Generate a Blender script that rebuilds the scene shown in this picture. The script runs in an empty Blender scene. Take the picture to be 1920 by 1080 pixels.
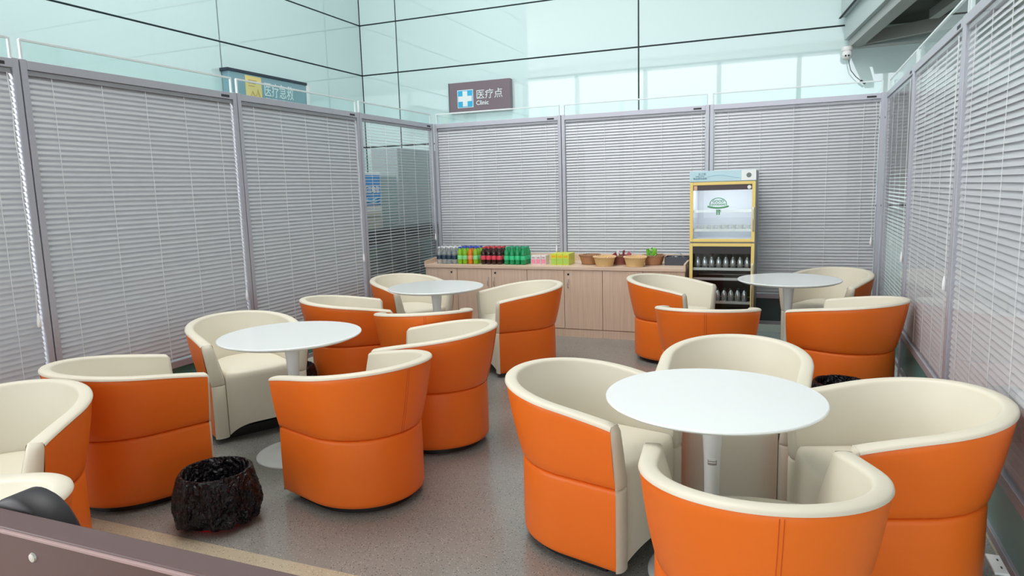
import bpy, bmesh, math, random
import numpy as np
from mathutils import Vector, Matrix, noise
C = bpy.context.scene.collection
sc = bpy.context.scene
R = math.radians
random.seed(7)

# ------------------------------------------------------------------ camera
YAW, PITCH, ROLL, FPX, CH = -0.38998, 0.14139, -0.02881, 1295.34, 1.5347
cy, sy, cp, sp = math.cos(YAW), math.sin(YAW), math.cos(PITCH), math.sin(PITCH)
fw = Vector((sy*cp, cy*cp, -sp)); rt = Vector((cy, -sy, 0)); up = rt.cross(fw)
r2 = math.cos(ROLL)*rt + math.sin(ROLL)*up
u2 = -math.sin(ROLL)*rt + math.cos(ROLL)*up
cam = bpy.data.cameras.new('camera'); co = bpy.data.objects.new('camera', cam); C.objects.link(co)
M = Matrix((r2, u2, -fw)).transposed().to_4x4(); M.translation = (0, 0, CH); co.matrix_world = M
cam.sensor_width = 36; cam.lens = FPX/1920*36; cam.clip_start = .05; cam.clip_end = 300
sc.camera = co

# ------------------------------------------------------------------ light and exposure
sc.view_settings.view_transform = 'Standard'; sc.view_settings.look = 'None'
sc.view_settings.gamma = 1; sc.view_settings.use_curve_mapping = False
sc.view_settings.exposure = -0.5
w = bpy.data.worlds.new('world'); sc.world = w; w.use_nodes = True
bg = w.node_tree.nodes['Background']; bg.inputs[0].default_value = (.90, .96, 1, 1); bg.inputs[1].default_value = 4.4
def area(name, loc, size, sizey, power, rot=(0, 0, 0), col=(1, 1, 1)):
    l = bpy.data.lights.new(name, 'AREA'); l.shape = 'RECTANGLE'; l.size = size; l.size_y = sizey
    l.energy = power; l.color = col
    o = bpy.data.objects.new(name, l); C.objects.link(o); o.location = loc; o.rotation_euler = rot
    return o
area('hall_fill_light', (-3.0, 4.2, 7.3), 5, 5, 560, col=(1, .985, .96))  # unseen fill added under the ceiling, shifted left to brighten the left wall
area('left_window_daylight', (-13.7, -5.5, 3.6), 13, 6, 1500, rot=(0, R(-90), 0), col=(1, .99, .97))

# ------------------------------------------------------------------ helpers
def link(name, me, mat=None, parent=None):
    o = bpy.data.objects.new(name, me); C.objects.link(o)
    if mat:
        for m in (mat if isinstance(mat, (list, tuple)) else [mat]): me.materials.append(m)
    if parent: o.parent = parent
    return o
class MB:
    def __init__(s): s.bm = bmesh.new(); s.mi = 0
    def poly(s, pts, mi=None):
        vs = [s.bm.verts.new(p) for p in pts]; f = s.bm.faces.new(vs); f.material_index = s.mi if mi is None else mi; return f
    def box(s, a, b, bev=0, mat=None):
        a = Vector(a); b = Vector(b); t = bmesh.new()
        bmesh.ops.create_cube(t, size=1)
        for v in t.verts: v.co = Vector(((a[i]+b[i])/2 + v.co[i]*(b[i]-a[i]) for i in range(3)))
        if bev: bmesh.ops.bevel(t, geom=t.edges[:]+t.verts[:], offset=bev, segments=2, profile=.5, affect='EDGES')
        if mat: bmesh.ops.transform(t, matrix=mat, verts=t.verts)
        s.merge(t); return s
    def merge(s, t, mi=None):
        mp = {v: s.bm.verts.new(v.co) for v in t.verts}
        for f in t.faces:
            try:
                g = s.bm.faces.new([mp[v] for v in f.verts]); g.material_index = s.mi if mi is None else mi
            except ValueError: pass
        t.free()
    def lathe(s, prof, seg=32, c=(0, 0, 0), axis='z', close=True):
        rings = []
        for r, z in prof:
            if r < 1e-6:
                p = (c[0], c[1], c[2]+z) if axis == 'z' else (c[0], c[1]+z, c[2])
                rings.append([s.bm.verts.new(p)])
            else:
                ring = []
                for k in range(seg):
                    a = 2*math.pi*k/seg
                    p = (c[0]+r*math.cos(a), c[1]+r*math.sin(a), c[2]+z) if axis == 'z' else (c[0]+r*math.cos(a), c[1]+z, c[2]-r*math.sin(a))
                    ring.append(s.bm.verts.new(p))
                rings.append(ring)
        for A, B in zip(rings, rings[1:]):
            for k in range(seg):
                k2 = (k+1) % seg
                if len(A) == 1 and len(B) == 1: break
                if len(A) == 1: f = [A[0], B[k2], B[k]][::-1]
                elif len(B) == 1: f = [A[k], A[k2], B[0]]
                else: f = [A[k], A[k2], B[k2], B[k]]
                s.bm.faces.new(f).material_index = s.mi
        return s
    def tube(s, pts, r, seg=8):
        pts = [Vector(p) for p in pts]; rings = []
        n = len(pts)
        for i, p in enumerate(pts):
            d = (pts[min(i+1, n-1)]-pts[max(i-1, 0)]).normalized()
            u = d.orthogonal().normalized() if i == 0 else (u - d*u.dot(d)).normalized()
            v = d.cross(u); rr = r[i] if isinstance(r, (list, tuple)) else r
            rings.append([s.bm.verts.new(p+u*math.cos(2*math.pi*k/seg)*rr+v*math.sin(2*math.pi*k/seg)*rr) for k in range(seg)])
        for A, B in zip(rings, rings[1:]):
            for k in range(seg): s.bm.faces.new([A[k], A[(k+1) % seg], B[(k+1) % seg], B[k]]).material_index = s.mi
        s.bm.faces.new(rings[0][::-1]).material_index = s.mi; s.bm.faces.new(rings[-1]).material_index = s.mi
        return s
    def build(s, name, mat, parent=None, smooth=None, loc=None, rot=None):
        bmesh.ops.recalc_face_normals(s.bm, faces=s.bm.faces)
        me = bpy.data.meshes.new(name); s.bm.to_mesh(me); s.bm.free()
        if smooth is not None:
            for p in me.polygons: p.use_smooth = True
            me.set_sharp_from_angle(angle=R(smooth))
        o = link(name, me, mat, parent)
        if loc: o.location = loc
        if rot: o.rotation_euler = rot
        return o
def thing(name, label, cat, loc=(0, 0, 0), rz=0, group=None):
    o = bpy.data.objects.new(name, None); C.objects.link(o); o.location = loc; o.rotation_euler = (0, 0, rz)
    return tag(o, label, cat, group)
def tag(o, label, cat, group=None):
    o['label'] = label; o['category'] = cat
    if group: o['group'] = group
    return o
def struct(o): o['kind'] = 'structure'; return o
def dup(root, loc, rz, label, group=None):
    r = root.copy(); C.objects.link(r); r.location = loc; r.rotation_euler = (0, 0, rz); r['label'] = label
    if group: r['group'] = group
    for ch in list(root.children):
        c = ch.copy(); C.objects.link(c); c.parent = r
        for g in list(ch.children):
            d = g.copy(); C.objects.link(d); d.parent = c
    return r
def text(body, size, mat, parent, loc, rot, name='lettering', extrude=.001, align='LEFT', bold=0, sx=1):
    cu = bpy.data.curves.new('t', 'FONT'); cu.body = body; cu.size = size; cu.extrude = extrude
    cu.align_x = align; cu.offset = bold; cu.resolution_u = 3
    o = bpy.data.objects.new('t', cu); C.objects.link(o)
    me = bpy.data.meshes.new_from_object(o.evaluated_get(bpy.context.evaluated_depsgraph_get()))
    bpy.data.objects.remove(o); bpy.data.curves.remove(cu)
    me.materials.clear(); me.name = name
    o = link(name, me, mat, parent); o.location = loc; o.rotation_euler = rot; o.scale = (sx, 1, 1)
    return o

# ------------------------------------------------------------------ materials
def mat(name, col, rough=.5, metal=0, spec=.5, coat=0, trans=0, emis=None, estr=1, alpha=1, ior=1.5):
    m = bpy.data.materials.new(name); m.use_nodes = True; b = m.node_tree.nodes['Principled BSDF']
    b.inputs['Base Color'].default_value = (*col, 1); b.inputs['Roughness'].default_value = rough
    b.inputs['Metallic'].default_value = metal; b.inputs['Specular IOR Level'].default_value = spec
    b.inputs['Coat Weight'].default_value = coat; b.inputs['Coat Roughness'].default_value = .03
    b.inputs['Transmission Weight'].default_value = trans; b.inputs['IOR'].default_value = ior
    if emis: b.inputs['Emission Color'].default_value = (*emis, 1); b.inputs['Emission Strength'].default_value = estr
    return m
def nodes(m): return m.node_tree.nodes, m.node_tree.links, m.node_tree.nodes['Principled BSDF']
def add_bump(m, scale, strength, dist=.001, kind='noise', detail=3):
    n, l, b = nodes(m); tc = n.new('ShaderNodeTexCoord')
    t = n.new('ShaderNodeTexNoise' if kind == 'noise' else 'ShaderNodeTexVoronoi'); t.inputs['Scale'].default_value = scale
    if kind == 'noise': t.inputs['Detail'].default_value = detail
    bp = n.new('ShaderNodeBump'); bp.inputs['Strength'].default_value = strength; bp.inputs['Distance'].default_value = dist
    l.new(tc.outputs['Object'], t.inputs['Vector']); l.new(t.outputs[0], bp.inputs['Height']); l.new(bp.outputs[0], b.inputs['Normal'])
    return m
def glass(name, tint, refl=.9, rough=.0):
    m = bpy.data.materials.new(name); m.use_nodes = True; n = m.node_tree.nodes; l = m.node_tree.links; n.clear()
    o = n.new('ShaderNodeOutputMaterial'); mx = n.new('ShaderNodeMixShader'); t = n.new('ShaderNodeBsdfTransparent'); g = n.new('ShaderNodeBsdfGlossy')
    f = n.new('ShaderNodeFresnel'); f.inputs[0].default_value = 1.45
    mm = n.new('ShaderNodeMath'); mm.operation = 'MULTIPLY'; mm.inputs[1].default_value = refl
    t.inputs[0].default_value = (*tint, 1); g.inputs[1].default_value = rough
    ge = n.new('ShaderNodeNewGeometry'); iv = n.new('ShaderNodeMath'); iv.operation = 'SUBTRACT'; iv.inputs[0].default_value = 1
    m2 = n.new('ShaderNodeMath'); m2.operation = 'MULTIPLY'; l.new(ge.outputs['Backfacing'], iv.inputs[1]); l.new(iv.outputs[0], m2.inputs[1]); l.new(mm.outputs[0], m2.inputs[0])
    l.new(f.outputs[0], mm.inputs[0]); l.new(m2.outputs[0], mx.inputs[0]); l.new(t.outputs[0], mx.inputs[1]); l.new(g.outputs[0], mx.inputs[2]); l.new(mx.outputs[0], o.inputs[0])
    return m
def terrazzo(name, base, dark, light, rough):
    m = mat(name, base, rough); n, l, b = nodes(m); tc = n.new('ShaderNodeTexCoord')
    prev = None
    def chips(scale, th, c, prev):
        v = n.new('ShaderNodeTexVoronoi'); v.inputs['Scale'].default_value = scale; l.new(tc.outputs['Object'], v.inputs['Vector'])
        cr = n.new('ShaderNodeValToRGB'); cr.color_ramp.interpolation = 'LINEAR'
        cr.color_ramp.elements[0].position = th; cr.color_ramp.elements[0].color = (1, 1, 1, 1)
        cr.color_ramp.elements[1].position = th+.06; cr.color_ramp.elements[1].color = (0, 0, 0, 1)
        l.new(v.outputs['Distance'], cr.inputs[0])
        mx = n.new('ShaderNodeMixRGB'); mx.inputs[2].default_value = (*c, 1)
        if prev is None: mx.inputs[1].default_value = (*base, 1)
        else: l.new(prev, mx.inputs[1])
        l.new(cr.outputs[0], mx.inputs[0]); return mx.outputs[0]
    nz = n.new('ShaderNodeTexNoise'); nz.inputs['Scale'].default_value = 2.2; nz.inputs['Detail'].default_value = 4; l.new(tc.outputs['Object'], nz.inputs['Vector'])
    m0 = n.new('ShaderNodeMixRGB'); m0.inputs[1].default_value = (*[c*.86 for c in base], 1); m0.inputs[2].default_value = (*[min(1, c*1.12) for c in base], 1)
    l.new(nz.outputs[0], m0.inputs[0])
    p = chips(95, .16, light, m0.outputs[0]); p = chips(70, .15, dark, p)
    l.new(p, b.inputs['Base Color'])
    return m
def wood(name, c1, c2, rough, axis='z', scale=1):
    m = mat(name, c1, rough); n, l, b = nodes(m); tc = n.new('ShaderNodeTexCoord'); mp = n.new('ShaderNodeMapping')
    s = {'z': (60, 60, 2.2), 'x': (2.2, 60, 60)}[axis]; mp.inputs['Scale'].default_value = [v*scale for v in s]
    t = n.new('ShaderNodeTexNoise'); t.inputs['Scale'].default_value = 1; t.inputs['Detail'].default_value = 5; t.inputs['Roughness'].default_value = .6
    cr = n.new('ShaderNodeValToRGB'); cr.color_ramp.elements[0].position = .35; cr.color_ramp.elements[1].position = .68
    cr.color_ramp.elements[0].color = (*c1, 1); cr.color_ramp.elements[1].color = (*c2, 1)
    l.new(tc.outputs['Object'], mp.inputs[0]); l.new(mp.outputs[0], t.inputs['Vector']); l.new(t.outputs[0], cr.inputs[0]); l.new(cr.outputs[0], b.inputs['Base Color'])
    return m
M_orange = add_bump(mat('orange_leather', (.88, .178, .017), .40, spec=.35), 260, .12, .0006)
M_cream = add_bump(mat('cream_leather', (.72, .665, .55), .42, spec=.4), 260, .1, .0006)
M_stitch = mat('orange_stitching', (.60, .09, .008), .5)
M_black = mat('black_plastic', (.012, .012, .013), .4)
M_table = mat('white_lacquer', (.83, .86, .865), .22, spec=.5, coat=.2)
M_stem = mat('white_painted_metal', (.78, .79, .80), .25, spec=.5)
M_floor = terrazzo('grey_terrazzo', (.235, .235, .222), (.05, .045, .045), (.48, .44, .38), .19)
M_beige = terrazzo('beige_terrazzo', (.43, .375, .275), (.14, .11, .08), (.70, .64, .5), .28)
M_slat = mat('grey_slat', (.59, .585, .62), .42, metal=.15, spec=.5)
M_frame = mat('anodised_frame', (.46, .46, .52), .38, metal=.35)
M_rail = mat('headrail_grey', (.42, .42, .46), .45, metal=.2)
M_dark = mat('dark_gap', (.03, .03, .04), .6)
M_cord = mat('white_cord', (.85, .85, .86), .6)
M_tassel = mat('white_tassel', (.9, .9, .9), .3)
M_pane = glass('clear_pane', (.985, .99, .99), .45)
M_top = glass('green_tinted_glass', (.93, .98, .975), 1.0)
M_edge = mat('glass_edge', (.50, .72, .68), .2)
M_cap = mat('glass_edge_cap', (.66, .73, .75), .28)
M_teal = mat('teal_glass_panel', (.10, .29, .26), .25, spec=.6)
M_wall = mat('teal_glass_cladding', (.62, .80, .815), .4, spec=.5, coat=1.0)
nodes(M_wall)[2].inputs['Coat IOR'].default_value = 2.2
nodes(M_wall)[2].inputs['Coat Roughness'].default_value = .015
M_joint = mat('black_joint', (.02, .03, .04), .6)
M_wood = wood('pale_oak_veneer', (.66, .48, .365), (.76, .585, .46), .45, 'z')
M_woodx = wood('pale_oak_worktop', (.66, .48, .365), (.76, .585, .46), .4, 'x')
M_steel = mat('brushed_steel', (.65, .65, .64), .3, metal=.9)
M_yellow = mat('yellow_door_frame', (.86, .64, .20), .35)
M_white = mat('white_plastic', (.86, .87, .87), .35)
M_ceil = mat('ceiling_paint', (.74, .77, .77), .7)
M_sof = mat('soffit_grey', (.40, .42, .41), .5, metal=.1)
M_sofd = mat('soffit_dark_mesh', (.055, .065, .06), .7)
M_sofl = mat('soffit_light', (.52, .60, .60), .45)
M_brown = mat('brown_board', (.105, .052, .052), .42)
M_brownl = mat('brown_board_lit_edge', (.40, .27, .27), .4)  # paler brown standing in for light caught on the chamfer

# ------------------------------------------------------------------ the setting
XL, XR, YB, YF = -3.976, .752, 7.385, 2.17
HX, HY = -6.67, 10.0
def slab(name, x0, x1, y0, y1, z0, z1, m): return struct(MB().box((x0, y0, z0), (x1, y1, z1)).build(name, m))
slab('floor', -4.06, .80, YF, 7.5, -.02, 0, M_floor)
fb = MB()
for x0, x1, y0, y1 in ((-14, 14, -15, YF), (-14, -4.06, YF, HY), (.80, 14, YF, HY), (-4.06, .80, 7.5, HY)): fb.box((x0, y0, -.02), (x1, y1, 0))
o = struct(fb.build('floor_border', M_beige)); o.name = 'floor'
slab('ceiling', -14, 14, -15, HY+.3, 7.6, 7.8, M_ceil)
JZ = (1.2, 2.3, 3.46, 4.25, 5.04, 5.83)
def clad(name, horiz, lo, hi, joints, zs, face):
    """glossy panels with real recessed joints: one mesh, black backing behind"""
    g = .011; mb = MB(); xs = [lo]+joints+[hi]; zz = [0]+list(zs)+[7.6]
    for i in range(len(xs)-1):
        for k in range(len(zz)-1):
            a, b, c, d = xs[i]+g, xs[i+1]-g, zz[k]+g, zz[k+1]-g
            if horiz: mb.box((a, face, c), (b, face+.03, d))
            else: mb.box((face-.03, a, c), (face, b, d))
    mb.mi = 1
    if horiz: mb.box((lo-.2, face+.018, 0), (hi, face+.2, 7.6))
    else: mb.box((face-.2, lo, 0), (face-.018, hi+.018, 7.6))
    return struct(mb.build(name, [M_wall, M_joint]))
clad('wall_back', True, HX, 14, [-5.99, -2.09, 1.81, 5.71, 9.61], JZ, HY)
clad('wall_left', False, 2.2, HY, [3.0, 6.92], JZ, HX)
# glass facades of the hall, seen only as reflections
def facade(name, mk, a, b, step):
    mb = MB(); x = a
    while x <= b+.01:
        mb.box(mk(x-.1, 0, 0), mk(x+.1, .25, 7.2)); x += step
    for z in (.1, 3.6, 7.2): mb.box(mk(a, 0, z-.1), mk(b, .2, z+.1))
    mb.box(mk(a, 0, 7.2), mk(b, .3, 7.6))
    return struct(mb.build(name, M_white))
def mk1(u, v, z): return (u, -15-v, z)
facade('window_1', mk1, -14, 14, 3.5)
def mk2(u, v, z): return (14+v, u, z)
slab('wall_right', 14, 14.2, -15, HY+.2, 0, 7.6, M_ceil)
def mk3(u, v, z): return (-14-v, u, z)
facade('window_3', mk3, -15, 2, 3.4)

# ------------------------------------------------------------------ blind partitions
HZ, TZ, BZ = 2.272, 2.441, .428
def blind_parts(t, W, tilt, seed, tassel, cords=5, bottom=BZ):
    rnd = random.Random(seed)
    x0, x1 = .045, W-.045
    hr = MB().box((x0, .012, HZ-.028), (x1, .040, HZ-.002), .002).build('headrail', M_rail, t)
    mb = MB(); pitch = .0305; z = HZ-.045; wd = .042; ph = 0
    while z > bottom+.02:
        a = R(tilt)+rnd.uniform(-.03, .03)+.02*math.sin(z*3+seed)
        pr = []
        for k in range(5):
            s = (k/4-.5)*wd; cam_ = .0028*(1-(2*k/4-1)**2)
            pr.append((.026 + s*math.cos(a) - cam_*math.sin(a), z + s*math.sin(a) + cam_*math.cos(a)))
        e0, e1 = x0+.002, x1-.002; dz = rnd.uniform(-.0012, .0012)
        prev = None
        for (yy, zz) in pr:
            c = [mb.bm.verts.new((e0, yy, zz)), mb.bm.verts.new((e1, yy, zz+dz))]
            if prev: mb.bm.faces.new([prev[0], prev[1], c[1], c[0]])
            prev = c
        z -= pitch
    bl = mb.build('blind_slats', M_slat, t, smooth=60)
    MB().box((x0, .016, bottom-.004), (x1, .036, bottom+.012), .003).build('blind_bottom_rail', M_rail, t)
    for i in range(cords):
        cx = x0 + (x1-x0)*(.09+.82*i/(cords-1))
        yy = .026 - wd/2*math.cos(R(tilt)) - .001
        MB().box((cx-.0013, yy-.001, bottom), (cx+.0013, yy+.001, HZ-.03)).build('ladder_cord', M_cord, t)
    tz, right = tassel
    tx = (W-.075) if right else .075
    g = MB(); pts = []; z = HZ-.03
    while z > tz+.05: pts.append((tx+.003*math.sin(z*19), -.006, z)); z -= .03
    pts.append((tx, -.006, tz+.04)); g.tube(pts, .0022, 6)
    pc = g.build('pull_cord', M_cord, t, smooth=60)
    MB().lathe([(0, .045), (.006, .042), (.011, .0), (.011, -.03), (.007, -.036), (0, -.036)], 10, (tx, -.006, tz)).build('tassel', M_tassel, pc, smooth=40)
def partition(x, y, rz, W, label, tilt, seed, tassel, low=M_teal):
    t = thing('blind_partition', label, 'partition', (x, y, 0), rz, 'blind partitions around the lounge')
    f = MB(); g = .004
    for a, b in ((g, .040), (W-.040, W-g)): f.box((a, 0, 0), (b, .052, HZ+.055), .002)
    f.box((.040, -.001, HZ), (W-.040, .053, HZ+.05), .002)
    f.box((.040, -.002, BZ-.06), (W-.040, .054, BZ-.012), .002)
    f.box((.040, .004, .10), (W-.040, .048, .135), .002)
    f.build('frame', M_frame, t)
    MB().box((.0, .018, .0), (g, .034, HZ+.05)).build('gasket', M_dark, t)
    MB().box((.040, .006, BZ-.012), (W-.040, .009, HZ)).build('glass_pane', M_pane, t)
    MB().box((.040, .018, .135), (W-.040, .030, BZ-.06)).build('lower_panel', low, t)
    MB().box((.03, .021, HZ+.05), (W-.03, .031, TZ-.012)).build('top_glass', M_top, t)
    MB().box((.028, .019, TZ-.013), (W-.028, .033, TZ), .001).build('glass_edge_cap', M_cap, t)
    for s in (.03, W-.03):
        MB().box((s-.006, .017, HZ+.05), (s+.006, .035, TZ-.004), .002).build('glass_clip', M_cap, t)
    MB().box((W-.16, -.003, HZ+.012), (W-.08, .0, HZ+.03), .001).build('blind_latch', M_dark, t)
    blind_parts(t, W, tilt, seed, tassel)
    return t
WL = 1.55
lab = {0: 'grey venetian blind partition bay at the left frame edge', 1: 'left-hand blind partition bay behind the nearest left table',
       2: 'left-hand blind partition bay with the first aid sign behind its top glass', 3: 'left-hand corner partition bay with open blinds showing a blue poster'}
for i, y0 in enumerate((1.02, 2.637, 4.254, 5.871)):
    Wd = (1.617, 1.617, 1.617, 1.51)[i]
    partition(XL, y0, R(90), Wd, lab[i], (60, 60, 59, 12)[i], i, ((.87, True), (.77, True), (.90, True), (1.0, True))[i])
lab = ('back blind partition bay above the drink bottles', 'back blind partition bay above the wicker baskets', 'back blind partition bay right of the yellow fridge')
for i in range(3):
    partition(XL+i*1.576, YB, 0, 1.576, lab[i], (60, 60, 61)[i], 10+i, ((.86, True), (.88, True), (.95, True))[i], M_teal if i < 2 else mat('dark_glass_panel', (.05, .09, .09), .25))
lab = ('far right-hand blind partition bay in the back right corner, blinds half open', 'right-hand blind partition bay beside the second waste bin',
       'nearest right-hand blind partition bay at the right frame edge')
for i in range(3):
    partition(XR, YB-i*1.612, R(-90), 1.612, lab[i], (-36, 61, 61)[i], 20+i, ((.95, True), (.97, True), (.95, True))[i])

# ------------------------------------------------------------------ hall signs, camera, soffit
def clinic_sign():
    X0, X1, Z0, Z1 = -5.03, -4.01, 2.75, 3.19; yf = HY-.10
    t = thing('clinic_sign', 'dark mauve sign with blue cross and the word Clinic on the back wall', 'sign', ((X0+X1)/2, yf, Z0))
    w2 = (X1-X0)/2
    m = mat('mauve_sign_face', (.21, .155, .185), .3)
    MB().box((-w2, 0, 0), (w2, .10, Z1-Z0), .004).build('sign_board', m, t)
    MB().box((-w2, -.004, -.022), (w2, .10, 0), .002).build('sign_trim', M_white, t)
    MB().box((-w2-.012, -.004, 0), (-w2, .10, Z1-Z0), .002).build('sign_trim', mat('trim_dark', (.12, .15, .17), .4), t)
    icon = mat('sign_blue', (.045, .48, .80), .3); white = mat('sign_white', (.85, .93, .95), .35)
    MB().box((-w2+.14, -.006, .055), (-w2+.41, 0, .325), .003).build('icon_border', white, t)
    MB().box((-w2+.15, -.010, .065), (-w2+.40, -.004, .315), .003).build('icon_panel', icon, t)
    cx, cz = -w2+.275, .19
    MB().box((cx-.04, -.014, cz-.115), (cx+.04, -.008, cz+.115)).box((cx-.115, -.0138, cz-.04), (cx+.115, -.0082, cz+.04)).build('white_cross', white, t)
    text('医疗点', .150, white, t, (-w2+.455, -.003, .185), (R(90), 0, 0), bold=.0)
    text('Clinic', .092, white, t, (-w2+.455, -.003, .085), (R(90), 0, 0), bold=.0012)
clinic_sign()
def aid_sign():
    Y0, Y1, Z0, Z1 = 6.90, 8.38, 2.62, 3.10
    t = thing('first_aid_sign', 'blue-grey first aid sign with a yellow icon behind the left partition top glass', 'sign', (HX+.12, Y0, Z0))
    # local frame: x = world Y, facing +X
    L = Y1-Y0; H = Z1-Z0; rot = (R(90), 0, R(90))
    fm = mat('blue_grey_sign_face', (.22, .38, .45), .35)
    MB().box((-.11, 0, 0), (0, L, H), .004).build('sign_board', fm, t)
    MB().box((-.118, -.03, H), (.012, L+.01, H+.035), .003).build('sign_top_trim', mat('navy_trim', (.02, .03, .055), .4), t)
    MB().box((-.11, L, 0), (.006, L+.06, H), .003).build('sign_side_trim', M_white, t)
    ye = mat('sign_yellow', (.80, .66, .25), .4)
    MB().box((0, .27, .14), (.006, .56, .46), .002).build('icon_panel', ye, t)
    ln = mat('icon_line', (.52, .38, .14), .5)
    g = MB()
    for k in range(3): g.box((.006, .32, .40-k*.035), (.008, .47-k*.02, .412-k*.035))
    g.tube([(.008, .34, .20), (.008, .38, .27), (.008, .43, .20), (.008, .48, .30), (.008, .52, .19)], .007, 6)
    g.build('icon_drawing', ln, t)
    wh = mat('sign_lettering', (.75, .88, .90), .4)
    text('医疗急救', .200, wh, t, (.003, .60, .25), rot, bold=.0, sx=.74)
    text('FIRST AID', .115, wh, t, (.003, .62, .135), rot, bold=.001, sx=.82)
aid_sign()
def soffit():
    t = thing('steel_soffit', 'grey steel framed soffit with dark infill jutting from the back wall', 'soffit', (.56, HY, 3.17))
    Lx, Ly = 3.6, 4.4
    def sheared(mb, name, m):
        for v in mb.bm.verts: v.co.x += -.125*v.co.y      # the soffit runs slightly askew to the wall
        return mb.build(name, m, t)
    g = MB(); g.box((0, -Ly, 0), (.15, -.02, .10), .004); sheared(g, 'edge_beam', M_sof)
    g = MB(); A = [(.15, -.10), (Lx, -2.9), (Lx, -2.55), (.15, -.03)]
    lo = [g.bm.verts.new((x, y, .02)) for x, y in A]; hi = [g.bm.verts.new((x, y, .16)) for x, y in A]
    g.bm.faces.new(lo); g.bm.faces.new(hi[::-1])
    for i in range(4): g.bm.faces.new([lo[i], lo[(i+1) % 4], hi[(i+1) % 4], hi[i]])
    sheared(g, 'diagonal_beam', M_sof)
    for x, y in ((.62, -.95), (1.35, -1.5), (2.1, -2.1)): g = MB(); g.box((x, -Ly, .08), (x+.10, y, .18), .004); sheared(g, 'cross_beam', M_sof)
    g = MB(); g.box((.15, -Ly, .24), (Lx, -.02, .30)); sheared(g, 'dark_infill', M_sofd)
    g = MB(); g.box((.02, -.05, -.01), (Lx, .0, .02), .002); sheared(g, 'wall_strip', M_sofl)
    g = MB(); g.box((-.05, -Ly, .10), (.06, -.05, .37), .004); sheared(g, 'side_fascia', M_sofl)
    g = MB(); g.box((-.10, -Ly, .37), (Lx, -.08, 1.5), .006); sheared(g, 'upper_fascia', M_sofl)
    g = MB(); g.box((-.125, -Ly, .36), (-.10, -.07, .375), .002); sheared(g, 'fascia_trim', M_joint)
soffit()
def cctv():
    t = thing('security_camera', 'small white turret security camera under the soffit corner', 'camera', (.545, HY-.16, 3.083))
    MB().lathe([(0, .085), (.062, .085), (.066, .05), (.06, .035), (0, .035)], 24).build('camera_mount', M_white, t, smooth=40)
    b = MB().lathe([(0, -.065), (.03, -.060), (.055, -.035), (.064, 0), (.055, .035), (.03, .06), (0, .065)], 24, (0, -.01, -.01)).build('camera_ball', M_white, t, smooth=40)
    for s in (-.017, .017):
        MB().lathe([(0, -.004), (.011, -.003), (.011, .004), (0, .004)], 14, (s, -.068, -.028), 'y').build('lens', M_black, t, smooth=40)
    c = MB().tube([(.02, .0, -.05), (.03, .0, -.12), (.05, .0, -.2), (.11, .01, -.28), (.17, .01, -.335)], .005, 6).build('cable', mat('grey_cable', (.12, .12, .13), .5), t)
    MB().tube([(.165, .01, -.33), (.22, .01, -.375)], .013, 8).build('cable_plug', M_black, t)
cctv()
def kiosk():
    t = thing('poster_stand', 'white stand with a blue poster seen through the open left blinds', 'poster stand', (-4.62, 6.93, 0))
    MB().box((-.03, -.21, 0), (.03, .21, 1.78), .006).build('stand_frame', M_white, t)
    MB().box((-.12, -.22, 0), (.12, .22, .03), .005).build('stand_foot', M_white, t)
    n_ = mat('poster_blue', (.03, .30, .72), .4)
    MB().box((.03, -.19, 1.40), (.034, .19, 1.75)).build('blue_poster', n_, t)
    wv = MB()
    for k in range(3):
        pts = [(.036, -.18+.36*i/12, 1.43+.02*k+.016*math.sin(i*.55+k)) for i in range(13)]
        wv.tube(pts, .006, 6)
    wv.build('poster_wave', mat('poster_light_blue', (.35, .72, .90), .4), t)
    text('浙江电信', .085, M_white, t, (.035, -.17, 1.55), (R(90), 0, R(90)), bold=.002)
    MB().box((.03, -.19, .80), (.034, .19, 1.33)).build('leaflet_panel', mat('leaflet_cream', (.62, .62, .52), .5), t)
    lg = mat('leaflet_grey', (.2, .25, .25), .5)
    for k in range(3): MB().box((.034, -.15, 1.27-.17*k), (.04, .15, 1.285-.17*k)).build('leaflet_rail', lg, t)
    t = thing('grey_screen', 'grey-green screen board beyond the blue poster stand', 'screen', (-4.66, 7.37, 0))
    MB().box((-.02, -.215, .06), (.02, .215, 1.75), .004).build('board', mat('screen_grey', (.30, .42, .43), .4), t)
    for s in (-.17, .17): MB().box((-.12, s-.02, 0), (.12, s+.02, .06), .004).build('foot', M_sof, t)
    t = thing('service_counter', 'long counter with a dark top band outside the corner partition bay', 'counter', (-4.26, 7.15, 0))
    MB().box((-.14, -1.1, .0), (.12, 1.35, 1.0), .004).build('counter_body', mat('counter_teal', (.20, .33, .33), .45), t)
    MB().box((-.16, -1.12, 1.0), (.14, 1.37, 1.14), .004).build('counter_top', mat('counter_dark', (.015, .02, .02), .3), t)
    t = thing('hall_column', 'grey clad column behind the corner partition bay', 'column', (-4.80, 8.15, 0))
    MB().box((-.25, -.50, 0), (.15, .9, 2.1), .01).build('column_body', mat('column_grey', (.35, .42, .45), .35), t)
    MB().box((-.255, -.505, 0), (.155, .905, .12), .004).build('column_plinth', M_sof, t)
kiosk()

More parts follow.
